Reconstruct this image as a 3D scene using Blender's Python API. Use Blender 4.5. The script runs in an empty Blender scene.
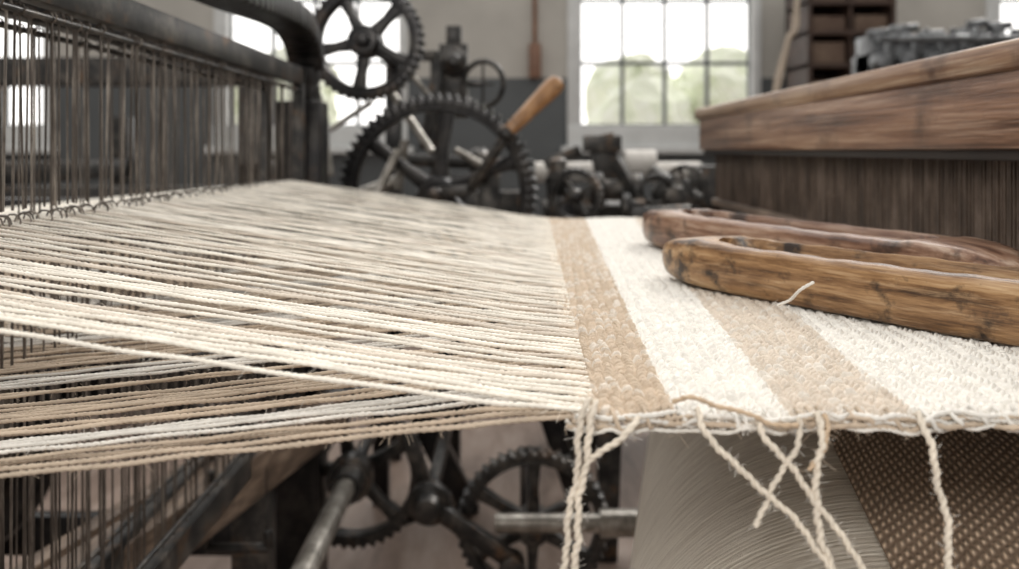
import bpy, math, random, bmesh
import numpy as np
from mathutils import Vector, Matrix
random.seed(4); rng=np.random.default_rng(7)
H=1.106; F=849.0
def P(px,py,d): return Vector(((px-509.5)/F*d, d, H+(150-py)/F*d))
S=bpy.context.scene
S.view_settings.view_transform='Standard'
# ---------------- camera
cd=bpy.data.cameras.new('camera'); cam=bpy.data.objects.new('camera',cd); S.collection.objects.link(cam)
cam.location=(0,0,H); cam.rotation_euler=(math.radians(90),0,0)
cd.lens=30; cd.sensor_width=36; cd.shift_y=-134.5/1019; cd.clip_start=0.02
cd.dof.use_dof=True; cd.dof.focus_distance=0.68; cd.dof.aperture_fstop=4.6
S.camera=cam
# ---------------- materials
def nn(nt,t,**k):
    n=nt.nodes.new(t)
    for a,b in k.items(): setattr(n,a,b)
    return n
def base(name,rough=.6,metal=0):
    m=bpy.data.materials.new(name); m.use_nodes=True; nt=m.node_tree
    b=nt.nodes['Principled BSDF']; b.inputs['Roughness'].default_value=rough; b.inputs['Metallic'].default_value=metal
    return m,nt,b
def noisemat(name,cols,scale=(10,10,10),rough=.6,metal=0,bump=.2,stain=None,detail=6,stain_scale=5,pos=None,bdist=.002,st=(.52,.68),scuff=None):
    m,nt,b=base(name,rough,metal); L=nt.links
    tc=nn(nt,'ShaderNodeTexCoord'); mp=nn(nt,'ShaderNodeMapping'); mp.inputs['Scale'].default_value=scale
    L.new(tc.outputs['Object'],mp.inputs['Vector'])
    no=nn(nt,'ShaderNodeTexNoise'); no.inputs['Scale'].default_value=1; no.inputs['Detail'].default_value=detail; no.inputs['Roughness'].default_value=.7
    L.new(mp.outputs[0],no.inputs['Vector'])
    cr=nn(nt,'ShaderNodeValToRGB'); e=cr.color_ramp.elements
    ps=pos or [.32+.36*i/(len(cols)-1) for i in range(len(cols))]
    e[0].position=ps[0]; e[0].color=(*cols[0],1); e[1].position=ps[-1]; e[1].color=(*cols[-1],1)
    for c,p in zip(cols[1:-1],ps[1:-1]):
        x=e.new(p); x.color=(*c,1)
    L.new(no.outputs['Fac'],cr.inputs[0]); out=cr.outputs[0]
    def layer(out,col,sc,st,vec,amt=1):
        n2=nn(nt,'ShaderNodeTexNoise'); n2.inputs['Scale'].default_value=sc; n2.inputs['Detail'].default_value=6; n2.inputs['Roughness'].default_value=.65
        L.new(vec,n2.inputs['Vector'])
        r2=nn(nt,'ShaderNodeValToRGB'); r2.color_ramp.elements[0].position=st[0]; r2.color_ramp.elements[1].position=st[1]; r2.color_ramp.elements[1].color=(amt,amt,amt,1)
        L.new(n2.outputs['Fac'],r2.inputs[0])
        mx=nn(nt,'ShaderNodeMixRGB'); mx.inputs[2].default_value=(*col,1); L.new(r2.outputs[0],mx.inputs[0]); L.new(out,mx.inputs[1]); return mx.outputs[0]
    if scuff: out=layer(out,scuff,2.3,(.55,.66),mp.outputs[0],.7)
    if stain: out=layer(out,stain,stain_scale,st,tc.outputs['Object'])
    L.new(out,b.inputs['Base Color'])
    bp=nn(nt,'ShaderNodeBump'); bp.inputs['Strength'].default_value=bump; bp.inputs['Distance'].default_value=bdist
    L.new(no.outputs['Fac'],bp.inputs['Height']); L.new(bp.outputs[0],b.inputs['Normal'])
    return m
def yarnmat(name,bs=350,bump=.5,lo=.86,hi=1.08):
    m,nt,b=base(name,.9); L=nt.links
    at=nn(nt,'ShaderNodeAttribute',attribute_name='Col'); tc=nn(nt,'ShaderNodeTexCoord')
    no=nn(nt,'ShaderNodeTexNoise'); no.inputs['Scale'].default_value=bs; no.inputs['Detail'].default_value=4
    L.new(tc.outputs['Object'],no.inputs['Vector'])
    n2=nn(nt,'ShaderNodeTexNoise'); n2.inputs['Scale'].default_value=60; n2.inputs['Detail'].default_value=5
    L.new(tc.outputs['Object'],n2.inputs['Vector'])
    r=nn(nt,'ShaderNodeMapRange'); r.inputs[1].default_value=.3; r.inputs[2].default_value=.7; r.inputs[3].default_value=lo; r.inputs[4].default_value=hi
    L.new(n2.outputs['Fac'],r.inputs[0])
    mx=nn(nt,'ShaderNodeVectorMath',operation='SCALE'); L.new(at.outputs['Color'],mx.inputs[0]); L.new(r.outputs[0],mx.inputs['Scale'])
    L.new(mx.outputs[0],b.inputs['Base Color'])
    bp=nn(nt,'ShaderNodeBump'); bp.inputs['Strength'].default_value=bump; bp.inputs['Distance'].default_value=.0008
    L.new(no.outputs['Fac'],bp.inputs['Height']); L.new(bp.outputs[0],b.inputs['Normal'])
    b.inputs['Specular IOR Level'].default_value=.12
    return m
M_yarn=yarnmat('yarn_fibre',350,.6,.84,1.08); M_cloth=yarnmat('woven_yarn',450,.6,.90,1.05)
M_iron=noisemat('cast_iron',[(.006,.006,.007),(.018,.017,.018),(.05,.046,.042)],(14,14,14),.32,.5,.3,stain=(.055,.038,.027),stain_scale=11,st=(.56,.72))
M_iron2=noisemat('dusty_iron',[(.013,.013,.014),(.04,.038,.036),(.13,.115,.10)],(20,20,20),.38,.5,.25,stain=(.14,.085,.05),stain_scale=14,st=(.56,.7))
M_steel=noisemat('worn_steel',[(.13,.12,.105),(.27,.25,.22),(.5,.47,.43)],(25,25,25),.34,.6,.15)
M_heddle=noisemat('heddle_steel',[(.04,.034,.028),(.12,.10,.085),(.36,.32,.275)],(60,60,9),.40,.45,.1)
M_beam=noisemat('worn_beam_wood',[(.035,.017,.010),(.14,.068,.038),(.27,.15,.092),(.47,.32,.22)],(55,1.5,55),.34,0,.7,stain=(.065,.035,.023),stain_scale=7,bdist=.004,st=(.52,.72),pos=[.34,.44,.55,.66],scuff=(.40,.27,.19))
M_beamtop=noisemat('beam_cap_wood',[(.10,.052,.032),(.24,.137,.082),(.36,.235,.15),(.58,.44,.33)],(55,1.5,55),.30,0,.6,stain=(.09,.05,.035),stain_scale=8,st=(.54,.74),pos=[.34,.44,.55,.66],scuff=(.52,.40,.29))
M_shut=noisemat('shuttle_wood',[(.045,.021,.009),(.19,.098,.042),(.34,.20,.095),(.52,.36,.21)],(5,90,80),.31,0,.5,stain=(.028,.016,.010),stain_scale=21,bdist=.0018,st=(.54,.65),pos=[.35,.45,.54,.66],scuff=(.42,.28,.16))
M_shut2=noisemat('shuttle_wood_red',[(.05,.023,.014),(.165,.083,.052),(.28,.165,.108),(.46,.34,.26)],(5,90,80),.30,0,.5,stain=(.04,.022,.015),stain_scale=17,bdist=.0015,st=(.54,.67),pos=[.35,.45,.54,.66],scuff=(.40,.28,.21))
M_rail=noisemat('dark_rail_wood',[(.05,.035,.025),(.15,.105,.075),(.36,.27,.20)],(30,3,30),.45,0,.4)
M_handle=noisemat('handle_wood',[(.17,.08,.03),(.34,.18,.08),(.5,.31,.17)],(25,25,6),.33,0,.1,stain=(.13,.065,.03),stain_scale=30)
M_reed=noisemat('reed_wire',[(.04,.028,.021),(.10,.07,.052),(.20,.15,.12)],(8,30,8),.45,.2,.1)
M_dark=noisemat('dark_board',[(.015,.011,.009),(.03,.022,.018)],(8,4,8),.7)
M_white=noisemat('white_paint',[(.64,.65,.64),(.78,.79,.78)],(4,4,4),.6,0,.05)
M_munt=noisemat('muntin_backlit_grey',[(.10,.11,.12),(.17,.18,.19)],(6,6,6),.6)  # dark grey puts the backlit shade of the bars into their colour
M_floor=noisemat('worn_floor',[(.12,.08,.06),(.24,.175,.14),(.35,.28,.235)],(6,1.2,1),.5,0,.2)
M_cab=noisemat('cabinet_wood',[(.035,.02,.014),(.09,.05,.035)],(4,4,12),.6)
M_leaf=noisemat('foliage',[(.66,.72,.54),(.86,.89,.74),(.96,.97,.9)],(3,3,3),.9,0,.3)
M_pale=noisemat('pale_roller_cloth',[(.50,.47,.43),(.72,.69,.65)],(20,20,20),.9)
M_warpb=noisemat('wound_warp',[(.08,.065,.05),(.17,.14,.11)],(6,90,6),.9)
M_wall,nt,b=base('painted_plaster',.85); L=nt.links
tc=nn(nt,'ShaderNodeTexCoord'); sp=nn(nt,'ShaderNodeSeparateXYZ'); L.new(tc.outputs['Object'],sp.inputs[0])
gt=nn(nt,'ShaderNodeMath',operation='GREATER_THAN'); gt.inputs[1].default_value=1.70; L.new(sp.outputs[2],gt.inputs[0])
no=nn(nt,'ShaderNodeTexNoise'); no.inputs['Scale'].default_value=2.5; no.inputs['Detail'].default_value=6; L.new(tc.outputs['Object'],no.inputs['Vector'])
mx=nn(nt,'ShaderNodeMixRGB'); mx.inputs[1].default_value=(.15,.16,.165,1); mx.inputs[2].default_value=(.66,.63,.575,1); L.new(gt.outputs[0],mx.inputs[0])
m2=nn(nt,'ShaderNodeMixRGB',blend_type='MULTIPLY'); m2.inputs[0].default_value=.4; L.new(mx.outputs[0],m2.inputs[1]); L.new(no.outputs['Fac'],m2.inputs[2]); L.new(m2.outputs[0],b.inputs['Base Color'])
def ribmat(name,c1,c2,kind):
    m,nt,b=base(name,.9); L=nt.links
    uv=nn(nt,'ShaderNodeUVMap'); mp=nn(nt,'ShaderNodeMapping'); L.new(uv.outputs[0],mp.inputs[0])
    w=nn(nt,'ShaderNodeTexWave'); w.inputs['Scale'].default_value=1; w.inputs['Distortion'].default_value=2.0; w.inputs['Detail'].default_value=2
    if kind=='rib': mp.inputs['Scale'].default_value=(42,2.6,1); w.inputs['Detail Scale'].default_value=2
    else:
        mp.inputs['Scale'].default_value=(26,30,1); mp.inputs['Rotation'].default_value=(0,0,.7)
    L.new(mp.outputs[0],w.inputs['Vector'])
    hh=w.outputs['Fac']
    if kind!='rib':
        mp2=nn(nt,'ShaderNodeMapping'); mp2.inputs['Scale'].default_value=(28,46,1); L.new(uv.outputs[0],mp2.inputs[0])
        w2=nn(nt,'ShaderNodeTexWave'); w2.bands_direction='Y'; w2.inputs['Scale'].default_value=1; w2.inputs['Distortion'].default_value=1.5; L.new(mp2.outputs[0],w2.inputs['Vector'])
        mu=nn(nt,'ShaderNodeMath',operation='MULTIPLY'); L.new(w.outputs['Fac'],mu.inputs[0]); L.new(w2.outputs['Fac'],mu.inputs[1]); hh=mu.outputs[0]
    mp3=nn(nt,'ShaderNodeMapping'); mp3.inputs['Scale'].default_value=(160,12,1) if kind=='rib' else (40,40,1); L.new(uv.outputs[0],mp3.inputs[0])
    no=nn(nt,'ShaderNodeTexNoise'); no.inputs['Scale'].default_value=1; no.inputs['Detail'].default_value=7; no.inputs['Roughness'].default_value=.7; L.new(mp3.outputs[0],no.inputs['Vector'])
    ad=nn(nt,'ShaderNodeMath',operation='MULTIPLY_ADD'); ad.inputs[1].default_value=.30 if kind=='rib' else .85; L.new(hh,ad.inputs[0])
    if kind=='rib':
        r=nn(nt,'ShaderNodeMapRange'); r.inputs[1].default_value=.34; r.inputs[2].default_value=.66; r.inputs[3].default_value=0; r.inputs[4].default_value=.75; L.new(no.outputs['Fac'],r.inputs[0]); L.new(r.outputs[0],ad.inputs[2])
    else:
        ml=nn(nt,'ShaderNodeMath',operation='MULTIPLY'); ml.inputs[1].default_value=.4; L.new(no.outputs['Fac'],ml.inputs[0]); L.new(ml.outputs[0],ad.inputs[2])
    mx=nn(nt,'ShaderNodeMixRGB'); mx.inputs[1].default_value=(*c1,1); mx.inputs[2].default_value=(*c2,1); L.new(ad.outputs[0],mx.inputs[0]); L.new(mx.outputs[0],b.inputs['Base Color'])
    bp=nn(nt,'ShaderNodeBump'); bp.inputs['Strength'].default_value=.6 if kind=='rib' else .9; bp.inputs['Distance'].default_value=.003; L.new(ad.outputs[0],bp.inputs['Height']); L.new(bp.outputs[0],b.inputs['Normal'])
    return m
M_roll=ribmat('rolled_cloth',(.50,.43,.35),(.98,.92,.82),'rib')
M_twill=ribmat('brown_twill',(.10,.06,.037),(.88,.68,.51),'twill')
# ---------------- mesh helpers
def np_mesh(name,V,Q,mat,col=None,smooth=True):
    me=bpy.data.meshes.new(name); V=np.asarray(V,dtype=np.float32); Q=np.asarray(Q,dtype=np.int32)
    me.vertices.add(len(V)); me.vertices.foreach_set('co',V.ravel())
    me.loops.add(Q.size); me.loops.foreach_set('vertex_index',Q.ravel())
    me.polygons.add(len(Q)); me.polygons.foreach_set('loop_start',np.arange(0,Q.size,4,dtype=np.int32))
    me.update(calc_edges=True); me.polygons.foreach_set('use_smooth',np.full(len(Q),smooth))
    if col is not None:
        a=me.color_attributes.new('Col','FLOAT_COLOR','POINT'); c=np.ones((len(V),4),dtype=np.float32); c[:,:3]=col; a.data.foreach_set('color',c.ravel())
    me.materials.append(mat); me.validate(); me.update()
    o=bpy.data.objects.new(name,me); S.collection.objects.link(o); return o
class Ropes:
    def __init__(s): s.V=[];s.Q=[];s.C=[];s.n=0
    def add(s,path,r,col,pitch=.011,sides=8,lobe=.36,ref=(0,1,0),noise=.06):
        p=np.asarray(path,float); N=len(p); T=np.gradient(p,axis=0); T/=np.linalg.norm(T,axis=1)[:,None]+1e-12
        B=np.cross(T,np.array(ref,float)); B/=np.linalg.norm(B,axis=1)[:,None]+1e-12; A=np.cross(B,T)
        d=np.r_[0,np.cumsum(np.linalg.norm(np.diff(p,axis=0),axis=1))]
        th=np.linspace(0,2*np.pi,sides,endpoint=False)[None,:]; ph=(2*np.pi*d/pitch+random.random()*6)[:,None]
        rad=r*((1-lobe)+lobe*1.5*np.abs(np.cos(th-ph)))*(1+noise*rng.standard_normal((N,1)))
        X=p[:,None,:]+rad[...,None]*(np.cos(th)[...,None]*A[:,None,:]+np.sin(th)[...,None]*B[:,None,:])
        s.V.append(X.reshape(-1,3))
        i=np.arange(N-1)[:,None]*sides; j=np.arange(sides)[None,:]; k=(j+1)%sides
        q=np.stack([i+j,i+k,i+sides+k,i+sides+j],-1).reshape(-1,4)+s.n; s.Q.append(q)
        s.C.append(np.repeat(np.asarray(col,float)[None,:],N*sides,0)); s.n+=N*sides
    def build(s,name,mat): return np_mesh(name,np.concatenate(s.V),np.concatenate(s.Q),mat,np.concatenate(s.C))
def spline(pts,step=.002):
    pts=[np.array(p,float) for p in pts]; pts=[2*pts[0]-pts[1]]+pts+[2*pts[-1]-pts[-2]]; out=[]
    for i in range(1,len(pts)-2):
        a,b_,c,d=pts[i-1:i+3]; n=max(2,int(np.linalg.norm(c-b_)/step))
        for t in np.linspace(0,1,n,endpoint=False):
            out.append(.5*((2*b_)+(-a+c)*t+(2*a-5*b_+4*c-d)*t*t+(-a+3*b_-3*c+d)*t**3))
    out.append(pts[-2]); return np.array(out)
class MB:
    def __init__(s): s.v=[];s.f=[]
    def box(s,c,size,M=None):
        n=len(s.v); c=Vector(c)
        for x in(-.5,.5):
            for y in(-.5,.5):
                for z in(-.5,.5):
                    p=Vector((x*size[0],y*size[1],z*size[2]))
                    if M: p=M@p
                    s.v.append(tuple(c+p))
        for f in((0,1,3,2),(4,6,7,5),(0,4,5,1),(2,3,7,6),(0,2,6,4),(1,5,7,3)): s.f.append(tuple(n+i for i in f))
        return s
    def bb(s,a,b): return s.box([(a[i]+b[i])/2 for i in range(3)],[abs(b[i]-a[i]) for i in range(3)])
    def frame(s,ax):
        ax=Vector(ax).normalized(); r=Vector((0,0,1)) if abs(ax.z)<.9 else Vector((1,0,0)); a=ax.cross(r).normalized(); return ax,a,a.cross(ax).normalized()
    def beam(s,p0,p1,w,h):
        p0=Vector(p0);p1=Vector(p1);ax,a,b=s.frame(p1-p0); M=Matrix((ax,a,b)).transposed(); return s.box((p0+p1)/2,((p1-p0).length,w,h),M)
    def lathe(s,p0,ax,prof,n=24):
        ax,a,b=s.frame(ax); p0=Vector(p0); st=len(s.v)
        for (t,r) in prof:
            for i in range(n):
                th=2*math.pi*i/n; s.v.append(tuple(p0+ax*t+(a*math.cos(th)+b*math.sin(th))*max(r,1e-4)))
        for k in range(len(prof)-1):
            for i in range(n):
                j=(i+1)%n; s.f.append((st+k*n+i,st+k*n+j,st+(k+1)*n+j,st+(k+1)*n+i))
        s.f.append(tuple(st+i for i in reversed(range(n)))); s.f.append(tuple(st+(len(prof)-1)*n+i for i in range(n))); return s
    def cyl(s,p0,p1,r,r1=None,n=20):
        d=Vector(p1)-Vector(p0); return s.lathe(p0,d,[(0,r),(d.length,r if r1 is None else r1)],n)
    def torus(s,c,ax,R,r,n=40,m=8):
        ax,a,b=s.frame(ax); c=Vector(c); st=len(s.v)
        for i in range(n):
            th=2*math.pi*i/n; d=a*math.cos(th)+b*math.sin(th)
            for j in range(m):
                ph=2*math.pi*j/m; s.v.append(tuple(c+d*(R+r*math.cos(ph))+ax*r*math.sin(ph)))
        for i in range(n):
            for j in range(m):
                s.f.append((st+i*m+j,st+((i+1)%n)*m+j,st+((i+1)%n)*m+(j+1)%m,st+i*m+(j+1)%m))
        return s
    def gear(s,c,ax,R,teeth,rim,th,spokes,hub,ph=0,tooth=None):
        ax,a,b=s.frame(ax); c=Vector(c); tooth=tooth or R*.055; st=len(s.v); n=teeth*4; t2=th/2
        for sd in(-t2,t2):
            for i in range(n):
                k=i%4; an=2*math.pi*((i+(.25 if k==1 else -.25 if k==2 else 0))/n)+ph; d=a*math.cos(an)+b*math.sin(an)
                s.v.append(tuple(c+d*(R if k in(1,2) else R-tooth)+ax*sd))
            for i in range(n):
                an=2*math.pi*(i/n)+ph; d=a*math.cos(an)+b*math.sin(an); s.v.append(tuple(c+d*(R-tooth-rim)+ax*sd))
        for i in range(n):
            j=(i+1)%n; o,q,o2,q2=0,n,2*n,3*n
            s.f.append((st+o+i,st+o+j,st+q+j,st+q+i)); s.f.append((st+o2+i,st+q2+i,st+q2+j,st+o2+j))
            s.f.append((st+o+i,st+o2+i,st+o2+j,st+o+j)); s.f.append((st+q+i,st+q+j,st+q2+j,st+q2+i))
        s.torus(c-ax*t2,ax,R-tooth-rim*.85,rim*.16,n=60,m=6); s.torus(c+ax*t2,ax,R-tooth-rim*.85,rim*.16,n=60,m=6)
        for k in range(spokes):
            an=2*math.pi*k/spokes+ph+.3; d=a*math.cos(an)+b*math.sin(an); e=ax.cross(d)
            m0=len(s.v); r0=hub*.8; r1=R-tooth-rim*.8
            for rr,w in((r0,hub*.42),((r0+r1)/2,hub*.28),(r1,hub*.42)):
                for sx,sy in((-1,-1),(1,-1),(1,1),(-1,1)): s.v.append(tuple(c+d*rr+e*w*sx+ax*th*.36*sy))
            for q in(0,4):
                for i in range(4): s.f.append((m0+q+i,m0+q+(i+1)%4,m0+q+4+(i+1)%4,m0+q+4+i))
        s.lathe(c-ax*th*1.1,ax,[(0,hub*.55),(0,hub*.9),(th*.15,hub),(th*2.05,hub),(th*2.2,hub*.9),(th*2.2,hub*.5)],24)
        s.lathe(c-ax*th*1.6,ax,[(0,hub*.42),(th*3.2,hub*.42)],16)
        return s
    def build(s,name,mat,bevel=0,smooth=True,parent=None):
        me=bpy.data.meshes.new(name); me.from_pydata(s.v,[],s.f); me.materials.append(mat)
        for p in me.polygons: p.use_smooth=smooth
        me.update(); o=bpy.data.objects.new(name,me); S.collection.objects.link(o)
        if bevel:
            m=o.modifiers.new('bevel','BEVEL'); m.width=bevel; m.segments=2; m.limit_method='ANGLE'
        if smooth:
            m=o.modifiers.new('split','EDGE_SPLIT'); m.split_angle=math.radians(38)
        if parent: o.parent=parent
        return o
def empty(name):
    o=bpy.data.objects.new(name,None); S.collection.objects.link(o); return o
# ---------------- room
YW=7.0
MB().bb((-6.2,-2,-.1),(6.2,YW+.3,0)).build('floor',M_floor,smooth=False)
wx=[(-140,53),(215,408),(567,760),(985,1178)]
wins=[((a-509.5)/F*YW,(b_-509.5)/F*YW) for a,b_ in wx]
z0,z1,zt=H,3.3,3.9
w=MB(); xs=-6.2
for a,b_ in wins:
    w.bb((xs,YW,0),(a,YW+.3,zt)); w.bb((a,YW,0),(b_,YW+.3,z0)); w.bb((a,YW,z1),(b_,YW+.3,zt)); xs=b_
w.bb((xs,YW,0),(6.2,YW+.3,zt)); w.build('wall_back',M_wall,smooth=False)
MB().bb((-6.4,-1,0),(-6.2,YW+.3,zt)).build('wall_left',M_wall,smooth=False)
MB().bb((6.2,-1,0),(6.4,YW+.3,zt)).build('wall_right',M_wall,smooth=False)
for k,(a,b_) in enumerate(wins):
    e=empty('window_%d'%(k+1))
    f=MB(); f.bb((a,YW-.04,z0),(a+.11,YW+.12,z1)); f.bb((b_-.07,YW-.04,z0),(b_,YW+.12,z1)); f.bb((a,YW-.06,z0),(b_,YW+.12,z0+.20)); f.bb((a-.05,YW-.12,z0-.03),(b_+.05,YW,z0+.03)); f.bb((a,YW-.04,z1-.1),(b_,YW+.12,z1))
    f.build('casing',M_white,.008,parent=e)
    g=MB(); n=4; ia,ib=a+.11,b_-.07
    for i in range(n+1):
        x=ia+(ib-ia)*i/n; g.bb((x-.014,YW+.05,z0+.2),(x+.014,YW+.09,z1-.1))
    for i in range(5):
        z=z0+.2+.52*i
        if z<z1-.1: g.bb((ia,YW+.052,z-.014),(ib,YW+.088,z+.014))
    g.build('muntins',M_munt,parent=e)
for k in range(2):
    b2=bpy.data.meshes.new('tree')
    bm=bmesh.new(); c0=[(3.2,13),(-4.5,13)][k]
    for i in range(20):
        r=random.uniform(.3,.75); mt=Matrix.Translation((c0[0]+random.uniform(-1.6,1.6),c0[1]+random.uniform(-.8,.8),random.uniform(1.2,2.2)))
        bmesh.ops.create_icosphere(bm,subdivisions=3,radius=r,matrix=mt)
    for v in bm.verts: v.co+=Vector((random.uniform(-.08,.08),random.uniform(-.08,.08),random.uniform(-.08,.08)))
    bmesh.ops.create_cone(bm,cap_ends=True,segments=12,radius1=.22,radius2=.15,depth=1.8,matrix=Matrix.Translation((c0[0],c0[1],.9)))
    bm.to_mesh(b2); bm.free(); b2.materials.append(M_leaf); o=bpy.data.objects.new('tree',b2); S.collection.objects.link(o)
MB().bb((-9,YW+.3,-.12),(9,16,-.02)).build('ground_outside',M_pale,smooth=False)
# ---------------- cloth
def fell(y): return .0415+.0265*(y-.5)
ZC=H-.156
WHITE=np.array((.82,.79,.735)); BEIGE=np.array((.57,.465,.36))
xs=np.concatenate([np.arange(0,.44,.0010),np.arange(.44,.66,.0025),np.arange(.66,1.0,.02)])
ys=[.5]
while ys[-1]<1.95: ys.append(ys[-1]+.0010*(ys[-1]/.5)**.85)
ys=np.array(ys); U,Y=np.meshgrid(xs,ys,indexing='ij')
X=fell(Y)+U-.004
wob=.0025*np.sin(X*70+1)+.0018*np.sin(X*163)+.0012*np.sin(X*410)
CW,SW_=.0076,.0076
Xp=X-.06*(Y-.5)+.0010*np.sin(Y*120)+.0008*np.sin(Y*61+X*40); col_i=np.floor(Xp/CW); cx=(Xp/CW-col_i)*2-1
sg=np.where(col_i%2==0,1.,-1.); ph=Y/SW_+sg*cx*.5+.10*np.sin(X*90)+.08*np.sin(Y*83+col_i*1.7)
cell=np.modf(np.abs(np.sin(col_i*12.9898+np.floor(ph+.5)*78.233)*43758.5))[0]
cell2=np.modf(np.abs(np.sin(col_i*39.346+np.floor(ph+.5)*11.135)*24634.6))[0]
fr_=ph-np.floor(ph+.5)+.10*(cell2-.5)
prof=np.sqrt(np.clip(1-(fr_/.45)**2,0,1)); prc=np.sqrt(np.clip(1-np.abs(cx)**2.8*1.02,0,1))
hgt=.0054*prof*(.15+.85*prc)*(.80+.36*cell)
hgt=hgt+.0006*np.sin((Xp*1.0+sg*Y*.9)*2600)*prof*prc
Z=ZC-.004+hgt+.0015*np.sin(X*31)*np.sin(Y*17)+.0003*rng.standard_normal(X.shape)
edge=np.clip((.508-Y)/.008,0,1); Z-=.006*edge**2
fade=np.clip(1-(Y-.5)/.05,0,1); Y2=Y+wob*fade
jit=.003*(cell-.5)
b1=.098+.052*(Y-.5); b2_=.166+.082*(Y-.5); b3=.2400+.1*(Y-.5)
Xj=X+jit
st1=(Xj<b1); st2=((Xj>b2_)&(Xj<b3))
C=np.where(st1[...,None],BEIGE,WHITE); C=np.where(st2[...,None],BEIGE*.68+WHITE*.32,C)
C=C*(.93+.10*cell2[...,None])
C=np.where(((st1|st2)&(cell>.80))[...,None],C*.5+WHITE*.47,C)
nx,ny=X.shape; ii=np.arange(nx-1)[:,None]*ny; jj=np.arange(ny-1)[None,:]
Q=np.stack([ii+jj,ii+ny+jj,ii+ny+jj+1,ii+jj+1],-1).reshape(-1,4)
cloth=np_mesh('woven_cloth',np.stack([X,Y2,Z],-1).reshape(-1,3),Q,M_cloth,C.reshape(-1,3))
# selvedge cords and hanging tails
R=Ropes(); hairs=Ropes()
def fuzz(path,n,c,lmax=.008):
    for q in range(n):
        p=path[random.randint(0,len(path)-1)]
        dv=np.array([random.uniform(-1,1),random.uniform(-.6,.6),random.uniform(-1,1)]); l=random.uniform(.003,lmax)
        hairs.add([p,p+dv*l*.5,p+dv*l+np.array([random.uniform(-.002,.002),0,random.uniform(-.002,.002)])],.00016,c,sides=3,lobe=0,noise=0,ref=(0,1,.1))
for q in range(2600):
    y=.5+.45*random.random()**1.6; x=fell(y)+random.random()*.42*min(1.3,y/.5); c=BEIGE if x<.098+.05*(y-.5) else WHITE
    fuzz([np.array((x,y,ZC+.001))],1,c,.006)
for k in range(5):
    pts=[]; x=.03+random.uniform(0,.01)
    while x<.75:
        pts.append((x,.4985+.0025*math.sin(x*70+1)+random.uniform(-.003,.0025)-.0006*k,ZC-.0005-.0017*k+random.uniform(-.0018,.0018))); x+=random.uniform(.006,.014)
    pa=spline(pts,.0016); R.add(pa,random.uniform(.0011,.0016),(BEIGE if k%2 else WHITE)*random.uniform(.8,.95),pitch=.009,ref=(0,0,1),sides=10); fuzz(pa,150,BEIGE,.008)
x=.045
while x<.66:
    y0=.499+.0025*math.sin(x*70+1); l=random.uniform(-.002,.003); s_=random.uniform(.6,1.6)
    c=BEIGE if (x<.1 or .166<x<.24) else WHITE
    R.add(spline([(x,y0+.008,ZC+.002),(x+.001*s_,y0-.002,ZC-.001),(x+.003*s_,y0-.004,ZC-.004-l),(x+.006*s_,y0-.001,ZC-.006),(x+.008*s_,y0+.004,ZC-.004)],.0013),random.uniform(.0011,.0016),c*random.uniform(.8,.95),pitch=.008,ref=(1,0,.3))
    x+=random.uniform(.004,.022)
def tail(px,r=.0021,c=WHITE,d=.492):
    pts=[P(a,b_,d-.006*min(i,1)) for i,(a,b_) in enumerate(px)]
    path=spline(pts,.0012); n=len(path); s=np.arange(n)*.0012
    path=path+np.stack([.0008*np.sin(s*150+random.random()*6)+.0005*np.sin(s*410),.0006*np.cos(s*130),0*s],-1)
    R.add(path,r,c*np.array((.96,.90,.82)),pitch=.0115,ref=(0,1,0),sides=14,lobe=.42,noise=.04); fuzz(path,int(n*.7),c)
tail([(588,398),(582,415),(575,480),(566,540),(560,640)],.0018,WHITE*.9)
tail([(594,400),(592,420),(584,470),(577,530),(572,640)],.0020,WHITE*.97)
tail([(640,418),(628,432),(608,446),(590,459)],.0018,WHITE*.93)
tail([(672,402),(690,397),(715,405),(745,413),(770,424),(800,425)],.0013,BEIGE)
tail([(695,408),(706,432),(740,470),(790,515),(835,575),(870,640)],.0018,WHITE)
tail([(757,420),(768,440),(800,480),(840,535),(865,570),(900,640)],.0018,WHITE*.97)
tail([(800,418),(798,440),(780,475),(765,505),(753,526)],.0016,WHITE*.9)
tail([(815,412),(822,440),(815,490),(822,540),(832,570),(850,640)],.0020,WHITE*.97)
tail([(826,415),(829,430),(820,452),(808,470)],.0014,BEIGE)
tail([(918,412),(928,440),(940,490),(948,540),(952,640)],.0020,WHITE)
R.add(spline([P(778,305,.80),P(790,300,.79),P(800,290,.775),P(814,282,.77)],.0015),.0014,WHITE*.92,pitch=.009)
R.build('yarn_tails',M_yarn)
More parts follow.
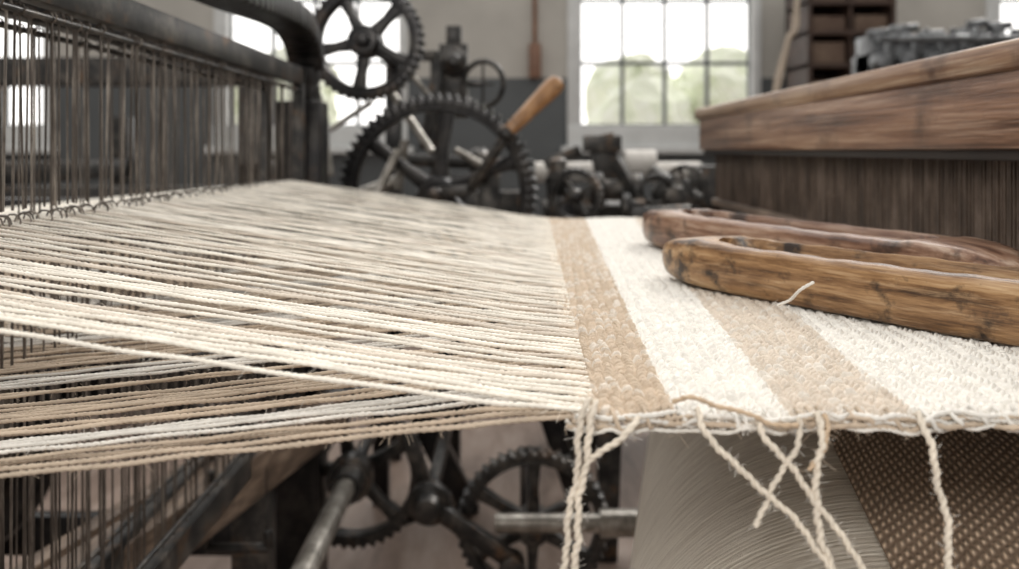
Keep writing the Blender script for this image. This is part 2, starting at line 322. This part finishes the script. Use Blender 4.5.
# ---------------- warp threads
W=Ropes()
XH_U,XH_L=-.50,-.58; slU,slL=.150,.106
tpos=[]
for sheet in(0,1):
    y=.502+(.003 if sheet else 0); i=0
    while y<1.945:
        yj=y+random.uniform(-.0015,.0015)*(i>0); tpos.append((sheet,yj))
        f=fell(yj); near=yj<1.02; xh=XH_L if sheet else XH_U
        step=.0018 if near else .012
        x=np.arange(f+.010,xh-.04 if near else -1.62,-step)
        if near: x=np.r_[x,np.linspace(xh-.05,-1.62,20)]
        t=np.clip((f-x)/(f-xh),-.05,1)
        zh=(slU if not sheet else -slL)*(f-xh)
        z=ZC+zh*t+(.0022 if not sheet else -.003)*np.clip(1-t*12,0,1)
        tb=np.clip((xh-x)/(xh+1.6),0,1); z=z+tb*((-.02)-zh)
        j=random.uniform(-.003,.003) if not sheet else random.uniform(-.0055,.002)
        z=z+j*np.sin(np.pi*np.clip(t,0,1))+.0005*np.sin(x*60+i*2.1)
        yy=yj+random.uniform(-.003,.003)*np.sin(np.pi*np.clip(t,0,1)*random.choice([.5,1,1]))*(i>0)
        yy=yy+.0005*np.sin(x*90+i)
        if not sheet:
            c=WHITE*np.array((1.08,1.06,1.02))*random.uniform(.92,1.04)
            if i>3 and random.random()<.10: c=(BEIGE*.55+WHITE*.45)*random.uniform(.95,1.1)
        else:
            k=(i//4)%4; c=(BEIGE*.95+WHITE*.05 if k!=1 else WHITE*.95)*random.uniform(.9,1.08)
        r=(.00150 if not sheet else .00142)*random.uniform(.82,1.15)
        path=np.stack([x,yy+0*x,z],-1)
        W.add(path,r,c,pitch=.0085*random.uniform(.9,1.25),sides=8 if near else 5,lobe=.40 if near else .05,noise=.07 if near else .02)
        if yj<.85: fuzz(path[5:int(len(path)*.8)],int(110 if yj<.56 else 25),c,.009)
        y+=.0108*(y/.5)**.5*random.uniform(.85,1.15); i+=1
W.build('warp_threads',M_yarn); hairs.build('yarn_fuzz',M_yarn)
# ---------------- harness with heddles
har=empty('heddle_harness')
for k,xh in enumerate([XH_U,XH_L]):
    hb=MB(); hb.bb((xh-.012,.38,H+.155),(xh+.012,2.02,H+.195)); hb.bb((xh-.012,.38,H-.62),(xh+.012,2.02,H-.575))
    hb.bb((xh-.012,2.0,H-.62),(xh+.012,2.03,H+.195)); hb.bb((xh-.012,.37,H-.62),(xh+.012,.40,H+.195))
    hb.cyl((xh+.004,.38,H+.142),(xh+.004,2.02,H+.142),.004,n=8); hb.cyl((xh+.004,.38,H-.56),(xh+.004,2.02,H-.56),.004,n=8)
    hb.build('shaft_%d'%(k+1),M_iron2,.002,parent=har)
    hd=MB(); zs=ZC+(slU*(fell(1)-xh) if k==0 else -slL*(fell(1)-xh))
    ypos=[q for s_,q in tpos if s_==k and random.random()<(.95 if k==0 else .7)]
    if k==0: ypos+= [q+random.uniform(.003,.005) for q in ypos if random.random()<.2]
    for y in ypos:
        lean=random.uniform(-.007,.007); tw=random.uniform(.0006,.0012); x0=xh+random.uniform(-.006,.006)
        zt_=H+.15-random.uniform(0,.006); wd_=random.uniform(.0018,.0028)
        hd.beam((x0,y+lean,zt_),(x0,y,zs+.012),tw,wd_)
        hd.beam((x0,y,zs-.012),(x0,y-lean,H-.57),tw,wd_)
        hd.torus((x0,y,zs),(0,1,0),.0085,.001,n=10,m=4)
        hd.torus((x0,y+lean,zt_-.002),(0,1,0),.006,.001,n=8,m=4)
    hd.build('heddle_wires_%d'%(k+1),M_heddle,smooth=False,parent=har)
wb=empty('warp_beam'); wz=.46
q=MB(); q.cyl((-1.35,.45,wz),(-1.35,1.95,wz),.22,n=48); q.build('wound_yarn',M_warpb,parent=wb)
q=MB()
for y in(.42,1.97): q.cyl((-1.35,y-.012,wz),(-1.35,y+.012,wz),.31,n=48); q.torus((-1.35,y,wz),(0,1,0),.30,.016,n=48)
q.cyl((-1.35,.3,wz),(-1.35,2.03,wz),.03); q.bb((-1.42,.28,0),(-1.28,.33,wz+.05)); q.bb((-1.42,2.0,0),(-1.28,2.05,wz+.05)); q.build('flanges',M_iron,parent=wb)
# ---------------- batten (beam + reed)
bat=empty('loom_batten')
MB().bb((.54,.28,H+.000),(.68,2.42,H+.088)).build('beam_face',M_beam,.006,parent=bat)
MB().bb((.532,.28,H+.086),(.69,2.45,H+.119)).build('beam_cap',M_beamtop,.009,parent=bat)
MB().bb((.548,.28,H-.012),(.60,2.40,H+.004)).build('beam_lip',M_dark,.003,parent=bat)
MB().bb((.60,.28,H-.152),(.62,2.38,H)).build('reed_backing',M_dark,parent=bat)
rd=MB(); y=.3
while y<2.37:
    rd.bb((.575+random.uniform(-.001,.001),y,H-.150),(.600,y+.0028,H-.010)); y+=.0068
rd.build('reed_wires',M_reed,smooth=False,parent=bat)
MB().bb((.566,.28,H-.153),(.602,2.38,H-.135)).build('reed_base_strip',M_rail,.002,parent=bat)
# ---------------- shuttles
def shuttle(name,A,dirv,Ln,Wd,Ht,mat):
    e=empty(name); ts=np.concatenate([[0,.004,.01,.02,.035,.05,.07,.09],np.linspace(.11,.89,110),[.91,.93,.95,.965,.98,.99,.996,1]])
    v=[];f=[]
    for t in ts:
        q=abs(2*t-1); tp=max(.0,1-q**5)**.62; tp=max(tp,.10)
        hw=Wd/2*tp; zt_=Ht*(.52+.48*max(0,1-q**6)**.6); zb=Ht*.38*(1-max(0,1-q**7)**.6)
        b_=min(.008,hw*.45,(zt_-zb)*.35); sq=abs(2*t-1)/.66
        sl=max(0,1-sq**5)**.5 if sq<1 else 0
        sw=Wd*.37*sl+.0008; sd=Ht*.7*(max(0,1-sq**10)**.5 if sq<1 else 0)
        zt_-=.004*sl
        sw=min(sw,hw*.85)
        L_=[(-hw+b_*1.3,zb),(-hw+b_*.35,zb+b_*.4),(-hw,zb+b_*1.3),(-hw,zt_-b_),(-hw+b_*.3,zt_-b_*.3),(-max(min(hw-b_,hw*.95),sw+.002*sl),zt_),(-sw-.0015*sl,zt_),(-sw,zt_-.0018*sl),(-sw*.93,zt_-sd)]
        ring=[(0,zb)]+L_+[(-a1,b1) for a1,b1 in reversed(L_)]; m=len(ring)
        wv=.0004*math.sin(t*37)+.0003*math.sin(t*91)
        for y_,z_ in ring: v.append((t*Ln,y_+wv,z_+(wv if z_>zb+.01 else 0)))
    for i in range(len(ts)-1):
        for j in range(m):
            k=(j+1)%m; f.append((i*m+j,i*m+k,(i+1)*m+k,(i+1)*m+j))
    f.append(tuple(range(m))); f.append(tuple(reversed([(len(ts)-1)*m+j for j in range(m)])))
    bo=MB(); bo.v=v; bo.f=f; o=bo.build('body',mat,parent=e)
    o.modifiers['split'].split_angle=math.radians(50)
    bo=MB(); bo.lathe((Ln*.20,0,Ht*.55),(1,0,0),[(0,.004),(.005,.009),(.02,.0095),(Ln*.40,.006),(Ln*.5,.0035),(Ln*.58,.003)],16); bo.build('quill',M_steel,parent=e)
    bo=MB(); bo.cyl((Ln*.205,-Wd*.35,Ht*.5),(Ln*.205,Wd*.35,Ht*.5),.0025)
    bo.build('pin',M_iron2,parent=e)
    yr=Ropes()
    th=np.linspace(0,2*np.pi*34,34*14); xx=Ln*(.27+.26*th/th[-1]); rr=.0100-.003*th/th[-1]
    yr.add(np.stack([xx,rr*np.cos(th),Ht*.54+rr*np.sin(th)],-1),.0013,BEIGE,sides=5,ref=(1,0,0),noise=.05); y_=yr.build('weft_yarn',M_yarn); y_.parent=e
    e.location=(A[0],A[1],ZC+.0015); e.rotation_euler=(0,0,math.atan2(dirv[1],dirv[0])); return e
shuttle('weaving_shuttle',(.192,1.045),(.546,-.838),.56,.095,.0565,M_shut)
shuttle('weaving_shuttle',(.234,1.44),(.38,-.925),.70,.105,.063,M_shut2)
# ---------------- cloth roll (yawed 12 deg)
ya=math.radians(12); a_=np.array((math.sin(ya),math.cos(ya),0)); p_=np.array((math.cos(ya),-math.sin(ya),0)); up=np.array((0,0,1.))
uc,wc,rr=.185,-.571,.263
roll=empty('cloth_roll')
s_=np.linspace(.42,2.0,60); th=np.linspace(0,2*np.pi,97)
V=[]
for s0 in s_:
    for t in th: V.append(a_*s0+p_*(uc+(rr)*math.cos(t))+up*(H+wc+rr*math.sin(t)))
V=np.array(V); m=97; ii=np.arange(59)[:,None]*m; jj=np.arange(96)[None,:]
Q=np.stack([ii+jj,ii+jj+1,ii+m+jj+1,ii+m+jj],-1).reshape(-1,4)
o=np_mesh('rolled_fabric',V,Q,M_roll); uvl=o.data.uv_layers.new(name='UVMap')
lv=np.zeros(len(o.data.loops),dtype=np.int32); o.data.loops.foreach_get('vertex_index',lv)
uvc=np.stack([s_[lv//m],(th[lv%m])*rr],-1).astype(np.float32); uvl.data.foreach_set('uv',uvc.ravel()); o.parent=roll
c0=a_*.32+p_*uc+up*(H+wc); c1=a_*2.04+p_*uc+up*(H+wc)
cr_=MB(); cr_.cyl(c0,c1,.03); cr_.cyl(a_*.425+p_*uc+up*(H+wc),a_*.43+p_*uc+up*(H+wc),rr-.002,n=64); cr_.cyl(a_*1.99+p_*uc+up*(H+wc),a_*1.996+p_*uc+up*(H+wc),rr-.002,n=64); cr_.build('core_axle',M_iron2,parent=roll)
st=MB()
for c in(c0,c1):
    st.bb((c[0]-.05,c[1]-.03,0),(c[0]+.05,c[1]+.03,c[2]+.06)); st.bb((c[0]-.2,c[1]-.04,0),(c[0]+.2,c[1]+.04,.06))
st.build('bearing_stands',M_iron,.005,parent=roll)
ut,wt=.145,-.3085
N1,N2=80,60; V=[]
for i in range(N1):
    s0=.42+(1.98-.42)*i/(N1-1); A=a_*s0+p_*ut+up*(H+wt); B=np.array((.98,.35+1.6*i/(N1-1),H-.19))
    for j in range(N2):
        t=j/(N2-1); p=A*(1-t)+B*t; p[2]+=.003*math.sin(i*.35+t*5)*math.sin(math.pi*t)*t+.0015; V.append(p)
V=np.array(V); ii=np.arange(N1-1)[:,None]*N2; jj=np.arange(N2-1)[None,:]
Q=np.stack([ii+jj,ii+jj+1,ii+N2+jj+1,ii+N2+jj],-1).reshape(-1,4)
o=np_mesh('brown_twill_fabric',V,Q,M_twill); uvl=o.data.uv_layers.new(name='UVMap'); lv=np.zeros(len(o.data.loops),dtype=np.int32); o.data.loops.foreach_get('vertex_index',lv)
uvl.data.foreach_set('uv',np.stack([lv//N2/(N1-1)*1.7,(lv%N2)/(N2-1)*.75],-1).astype(np.float32).ravel()); o.parent=roll
bbm=MB(); bbm.cyl((1.0,.2,H-.175),(1.0,2.2,H-.175),.018); bbm.bb((.96,.18,0),(1.04,.24,H-.19)); bbm.bb((.96,2.16,0),(1.04,2.22,H-.19)); bbm.build('breast_beam',M_rail,.003)
# ---------------- loom frame
fr=empty('loom_frame'); I=MB()
XP=-.515
I.bb((XP-.055,2.06,0),(XP+.055,2.16,H+.12))
pts=spline([(XP+.01,2.11,H+.05),(XP+.012,2.11,H+.16),(XP+.015,2.08,H+.24),(XP+.02,1.98,H+.285),(XP+.03,1.8,H+.29),(XP+.03,1.3,H+.27),(XP+.03,.3,H+.27)],.03)
for i in range(len(pts)-1): I.beam(pts[i],pts[i+1]+(pts[i+1]-pts[i])*.15,.085,.05)
I.bb((XP-.05,.22,0),(XP+.05,.32,H+.29))
for z_ in(-.80,-.30): I.bb((XP-.04,2.12,H+z_),(XP+.04,2.62,H+z_+.08))
I.bb((XP,2.56,H-.80),(.70,2.62,H-.72)); I.bb((XP,2.56,H-.30),(.50,2.62,H-.22)); I.bb((.64,2.14,0),(.72,2.22,H-.2)); I.bb((.64,2.14,H-.8),(.72,2.62,H-.72))
I.bb((-1.65,2.08,0),(-1.55,2.16,H-.1)); I.bb((-1.6,2.10,H-.2),(XP,2.14,H-.12)); I.bb((-1.6,2.10,H-.62),(XP,2.14,H-.5)); I.bb((-1.65,.2,0),(-1.55,.3,H-.1))
I.beam((-1.5,2.12,H-.15),(-.6,2.12,H-.8),.05,.05); I.bb((-1.6,2.10,.1),(XP,2.14,.2))
I.beam((-.3,2.59,H-.75),(-.12,2.59,0),.06,.07); I.beam((.1,2.59,H-.75),(.22,2.59,0),.05,.06)
I.build('cast_iron_frame',M_iron,.006,parent=fr)
MB().cyl((-1.6,.2,H-.185),(-1.6,2.15,H-.185),.016).build('back_beam',M_steel,parent=fr)
MB().beam((-.425,2.05,H-.63),(-.66,1.0,H-.63),.07,.09).beam((-.60,1.9,H-.66),(-.80,1.0,H-.66),.035,.06).build('wood_side_rail',M_rail,.005,parent=fr)
T=MB(); T.bb((-.545,1.66,0),(-.475,1.73,H-.62)); T.cyl(P(205,548,1.5),P(270,548,1.5),.009); T.cyl(P(270,548,1.5),P(268,530,1.5),.009); T.cyl(P(212,470,1.5),P(205,548,1.5),.010); T.build('bracket_rod',M_iron2,.003,parent=fr)
sh=MB(); sh.cyl(P(348,482,2.0),P(290,600,1.45),.024); sh.build('drive_shaft',M_steel,parent=fr)
sh=MB(); sh.lathe(P(352,474,2.08),P(340,500,1.9)-P(352,474,2.08),[(0,.055),(.05,.055),(.055,.042),(.12,.036)],24); sh.build('drive_shaft_bearing',M_iron2,parent=fr)
sh=MB(); sh.cyl(P(495,523,1.9),P(640,523,1.9),.021); sh.cyl(P(600,523,1.9),P(640,523,1.9),.03); sh.build('cross_shaft',M_steel,parent=fr)
def gear(c,R,teeth,rim,th,sp,hub,ax=(0,1,0),ph=0,mat=M_iron):
    return MB().gear(c,ax,R,teeth,rim,th,sp,hub,ph).build('gear_wheel',mat,.0015)
gear(P(438,193,2.35),.278,66,.035,.045,6,.05,(.06,1,.03),.1,M_iron)
gear(P(366,42,2.45),.172,44,.030,.045,5,.045,(.08,1,0),.5,M_iron)
gear(P(533,524,2.02),.182,46,.024,.04,6,.038,(0,1,0),.2,M_iron2)
gear(P(352,472,2.16),.190,46,.026,.04,5,.042,(.05,1,0),.2,M_iron2)
gear(P(575,196,2.5),.085,26,.018,.03,4,.022,(.3,1,0),.2,M_iron2)
ax=MB(); ax.cyl(P(438,193,2.35)+Vector((0,-.12,0)),P(438,193,2.35)+Vector((0,.6,0)),.02); ax.cyl(P(366,42,2.45)+Vector((0,-.08,0)),P(366,42,2.45)+Vector((0,.6,0)),.018)
ax.cyl(P(533,524,2.02)+Vector((0,-.06,0)),P(533,524,2.02)+Vector((0,.45,0)),.016); ax.cyl(P(352,472,2.16)+Vector((0,-.08,0)),P(352,472,2.16)+Vector((0,.5,0)),.018)
ax.cyl(P(575,196,2.5)+Vector((0,-.06,0)),P(575,196,2.5)+Vector((0,.4,0)),.012)
for c,dy in((P(438,193,2.35),.6),(P(366,42,2.45),.6),(P(575,196,2.5),.4)):
    ax.bb((c.x-.028,c.y+dy-.03,0),(c.x+.028,c.y+dy+.03,c.z+.03))
for c,dy in((P(533,524,2.02),.42),(P(352,472,2.16),.5)):
    ax.bb((c.x-.025,c.y+dy-.025,0),(c.x+.025,c.y+dy+.025,c.z+.03))
ax.build('gear_axle_stands',M_iron,.004)
ch=empty('crank_handle'); p0=P(508,132,2.2); p1=P(560,80,2.25); dd=p1-p0; ln=dd.length
MB().lathe(p0,dd,[(0,.014),(ln*.06,.018),(ln*.3,.020),(ln*.65,.024),(ln*.85,.027),(ln*.96,.022),(ln,.010)],24).build('wooden_grip',M_handle,parent=ch)
h=MB(); h.cyl(p0+dd*.02,P(470,190,2.25),.014); h.lathe(P(510,130,2.2),P(500,140,2.2)-P(510,130,2.2),[(0,.022),(.02,.024),(.03,.016)],20); h.beam(P(470,190,2.26),P(438,193,2.27),.03,.03); h.build('crank_arm',M_iron2,.003,parent=ch)
lv_=MB(); lv_.beam(P(428,503,1.98),P(512,560,1.95),.025,.04); lv_.lathe(P(430,500,2.0),(0,-1,0),[(0,.05),(.03,.05),(.035,.032),(.07,.028)],24); lv_.lathe(P(512,560,1.98),(0,-1,0),[(0,.03),(.06,.03)],20); lv_.beam(P(430,500,2.03),P(405,425,2.03),.03,.035); lv_.beam(P(395,520,2.2),P(450,500,2.1),.03,.04); lv_.beam(P(610,425,2.3),P(604,600,2.3),.05,.06); lv_.cyl(P(430,500,2.0),P(430,500,2.0)+Vector((0,.6,0)),.018); lv_.beam(P(470,560,2.3),P(470,680,2.3),.04,.05)
lv_.build('brake_lever',M_iron2,.003)
# ---------------- dobby head behind gears
mh=MB()
mh.bb(P(440,118,2.9)-Vector((0,.04,0)),P(468,45,2.9)+Vector((0,.04,0))); mh.bb(P(446,45,2.88),P(462,28,2.94)); mh.beam(P(440,60,2.85),P(425,150,2.85),.03,.04)
mh.lathe(P(454,62,2.84),(0,-1,0),[(0,.045),(.03,.045),(.04,.025),(.06,.02)],20); mh.torus(P(483,84,2.8),(.5,1,0),.075,.010); mh.cyl(P(483,84,2.85),P(455,84,2.9),.010); mh.beam(P(483,62,2.8),P(483,106,2.8),.01,.01); mh.beam(P(472,84,2.8),P(494,84,2.8),.01,.01)
mh.bb(P(415,240,3.06),P(520,190,3.2)); mh.bb(P(430,400,3.02),P(450,60,3.1)); mh.bb(P(478,400,3.02),P(500,150,3.1)); mh.cyl(P(410,160,3.0),P(520,165,3.0),.022); mh.lathe(P(470,165,2.98),(1,0,0),[(0,.05),(.02,.06),(.05,.06),(.07,.04)],20); mh.bb(P(410,60,3.0),P(440,52,3.05))
mh.build('loom_dobby_head',M_iron2,.004)
rods=MB(); rods.cyl(P(388,88,2.6),P(432,152,2.5),.012); rods.cyl(P(330,130,2.6),P(372,102,2.6),.009); rods.cyl(P(412,75,2.7),P(450,120,2.7),.008); rods.cyl(P(372,205,2.25),P(398,150,2.3),.012); rods.cyl(P(318,95,2.5),P(330,175,2.45),.012); rods.cyl(P(398,190,2.6),P(405,140,2.6),.014)
rods.cyl(P(345,200,2.6),P(400,180,2.62),.02); rods.cyl(P(455,150,2.7),P(500,175,2.7),.012)
rods.build('linkage_rods',M_steel)
mc=MB()
mc.bb(P(545,222,3.0),P(700,200,3.35)); mc.bb(P(560,500,3.1),P(600,190,3.3)); mc.bb(P(660,500,3.1),P(700,190,3.3))
mc.lathe(P(558,178,2.9),(0,0,1),[(-.06,.04),(0,.045),(.03,.03),(.06,.03),(.07,.015)],18)
mc.lathe(P(590,190,2.8),(1,0,0),[(0,.045),(.02,.06),(.04,.06),(.05,.035),(.13,.035),(.14,.055),(.17,.055)],20)
mc.beam(P(600,135,3.0),P(612,195,3.0),.05,.09); mc.bb(P(585,152,2.95),P(618,136,3.05)); mc.beam(P(640,205,2.75),P(615,160,2.8),.03,.04)
mc.lathe(P(672,196,2.85),(0,-1,0),[(0,.07),(.03,.07),(.04,.04),(.08,.035)],20); mc.gear(P(685,185,3.0),(.4,1,0),.075,22,.014,.03,4,.02)
mc.cyl(P(650,170,2.9),P(700,200,2.85),.02); mc.cyl(P(630,215,2.7),P(690,212,2.7),.025); mc.lathe(P(622,208,2.72),(1,0,0),[(0,.05),(.02,.05),(.03,.03),(.07,.03)],18)
mc.beam(P(545,165,3.1),P(580,150,3.1),.03,.04); mc.torus(P(655,190,2.8),(0,1,.4),.05,.01); mc.bb(P(700,225,3.0),P(722,165,3.2))
mc.build('winding_machine',M_iron2,.004)
MB().cyl(P(535,172,3.3),P(700,172,3.3),.04,n=24).cyl(P(625,163,3.2),P(655,163,3.2),.05,n=24).build('yarn_roller',M_pale)
nl=MB()
for x in(-3.6,-2.3,-1.15):
    nl.bb((x,3.6,0),(x+.09,3.72,1.45)); nl.bb((x,4.9,0),(x+.09,5.0,1.3)); nl.bb((x,3.6,.5),(x+.09,5.0,.6)); nl.bb((x,3.6,.95),(x+.09,5.0,1.05))
nl.bb((-3.6,3.6,1.38),(-1.06,3.7,1.5)); nl.bb((-3.6,3.6,.85),(-1.06,3.7,.95)); nl.cyl((-3.55,4.2,.6),(-1.1,4.2,.6),.24,n=28); nl.cyl((-3.55,3.66,.35),(-1.1,3.66,.35),.06)
nl.gear((-1.0,3.55,.75),(0,1,0),.24,48,.03,.04,6,.04); nl.gear((-2.8,3.52,1.0),(0,1,0),.2,40,.03,.04,5,.04)
nl.build('neighbouring_loom',M_iron2,.004)
# ---------------- distant furniture
cb=empty('storage_cabinet'); x0,x1=P(803,0,6.3).x,P(890,0,6.3).x
c=MB()
c.bb((x0,6.2,0),(x0+.03,6.7,H+1.3)); c.bb((x1-.03,6.2,0),(x1,6.7,H+1.3)); c.bb((x0,6.66,0),(x1,6.7,H+1.3))
for z in(.05,.6,H,H+.35,H+.62,H+.86,H+1.08,H+1.28): c.bb((x0,6.2,z-.015),(x1,6.68,z+.015))
c.bb(((x0+x1)/2-.01,6.22,H),((x0+x1)/2+.01,6.68,H+1.28)); c.build('carcass',M_cab,parent=cb)
c=MB()
for z in(H+.365,H+.635,H+.875,H+1.095):
    for s in range(2):
        c.bb((x0+.05+s*.31,6.24,z),(x0+.29+s*.31,6.6,z+random.uniform(.09,.17)))
c.build('stored_boxes',noisemat('box_card',[(.10,.06,.045),(.2,.14,.1)],(5,5,5),.8),.005,parent=cb)
tb=empty('workbench'); xa,xb=P(872,0,4.6).x,P(1100,0,4.6).x
c=MB(); c.bb((xa,4.5,H+.36),(xb,5.1,H+.42))
for x in(xa+.03,xb-.09):
    for y in(4.52,5.0): c.bb((x,y,0),(x+.06,y+.06,H+.36))
c.build('bench',M_iron2,.004,parent=tb)
c=MB(); xx=xa+.03
c.bb((xx,4.7,H+.42),(xb-.1,4.95,H+.54)); c.cyl((xx,4.58,H+.60),(xb-.1,4.58,H+.60),.022)
for i in range(9):
    wd=random.uniform(.04,.09); hh_=random.uniform(.05,.17); c.bb((xx,4.66,H+.42),(xx+wd,4.9,H+.54+hh_)); c.cyl((xx-.02,4.68,H+.54+hh_),(xx+wd+.04,4.68,H+.55+hh_),.022); c.cyl((xx+.02,4.66,H+.48),(xx+.02,4.55,H+.48),.045); c.cyl((xx+wd,4.64,H+.45),(xx+wd+.05,4.6,H+.66),.016); xx+=wd+.06
c.build('machine_parts',noisemat('grey_machine',[(.03,.032,.035),(.11,.115,.12),(.26,.27,.28)],(16,16,16),.4,.4),.006,parent=tb)
R2=Ropes(); R2.add(spline([(P(795,-40,5).x,5,3.6),P(797,0,5),P(788,40,5),P(775,100,5),P(770,200,5),(P(770,0,5).x,5,.02)],.05),.022,(.5,.42,.34),sides=8,ref=(0,1,0)); R2.build('hanging_drive_belt',M_yarn)
bx=P(535,58,6.9); MB().bb((bx.x-.05,6.9,bx.z-.16),(bx.x+.05,7.0,bx.z+.12)).cyl((bx.x,6.95,bx.z+.1),(bx.x,6.95,bx.z+.9),.02).build('wall_switch_box',noisemat('brown_enamel',[(.16,.08,.05),(.3,.16,.1)],(8,8,8),.5),.008)
# ---------------- light : overcast sky, brighter on the window side
wd=bpy.data.worlds.new('World'); S.world=wd; wd.use_nodes=True; nt=wd.node_tree; L=nt.links
bg=nt.nodes['Background']; bg.inputs[0].default_value=(1,.98,.95,1)
tc=nn(nt,'ShaderNodeTexCoord'); sp=nn(nt,'ShaderNodeSeparateXYZ'); L.new(tc.outputs['Generated'],sp.inputs[0])
mr=nn(nt,'ShaderNodeMapRange'); mr.inputs[1].default_value=-.3; mr.inputs[2].default_value=.9; mr.inputs[3].default_value=.70; mr.inputs[4].default_value=2.2; L.new(sp.outputs[1],mr.inputs[0]); L.new(mr.outputs[0],bg.inputs[1])
def area(name,loc,tgt,sx,sy,pw,col=(1,1,1)):
    l=bpy.data.lights.new(name,'AREA'); l.shape='RECTANGLE'; l.size=sx; l.size_y=sy; l.energy=pw; l.color=col
    o=bpy.data.objects.new(name,l); S.collection.objects.link(o); o.location=loc; o.rotation_euler=(Vector(tgt)-Vector(loc)).to_track_quat('-Z','Y').to_euler()
area('added_overhead_light',(.6,3.2,3.6),(.1,1.0,.95),2.0,1.0,26,(1,.985,.96))  # added area light overhead for soft direction, no skylight is built
area('added_roll_fill',(-.6,-1.6,2.3),(.3,1.2,.6),.8,.5,34,(1,.95,.88))  # added fill behind the camera to brighten the roll and lower gears
l=bpy.data.lights.new('sun','SUN'); l.energy=1.8; l.angle=math.radians(8); l.color=(1,.97,.93); o=bpy.data.objects.new('sun',l); S.collection.objects.link(o)
o.rotation_euler=Vector((-.55,-.75,-.72)).to_track_quat('-Z','Y').to_euler()
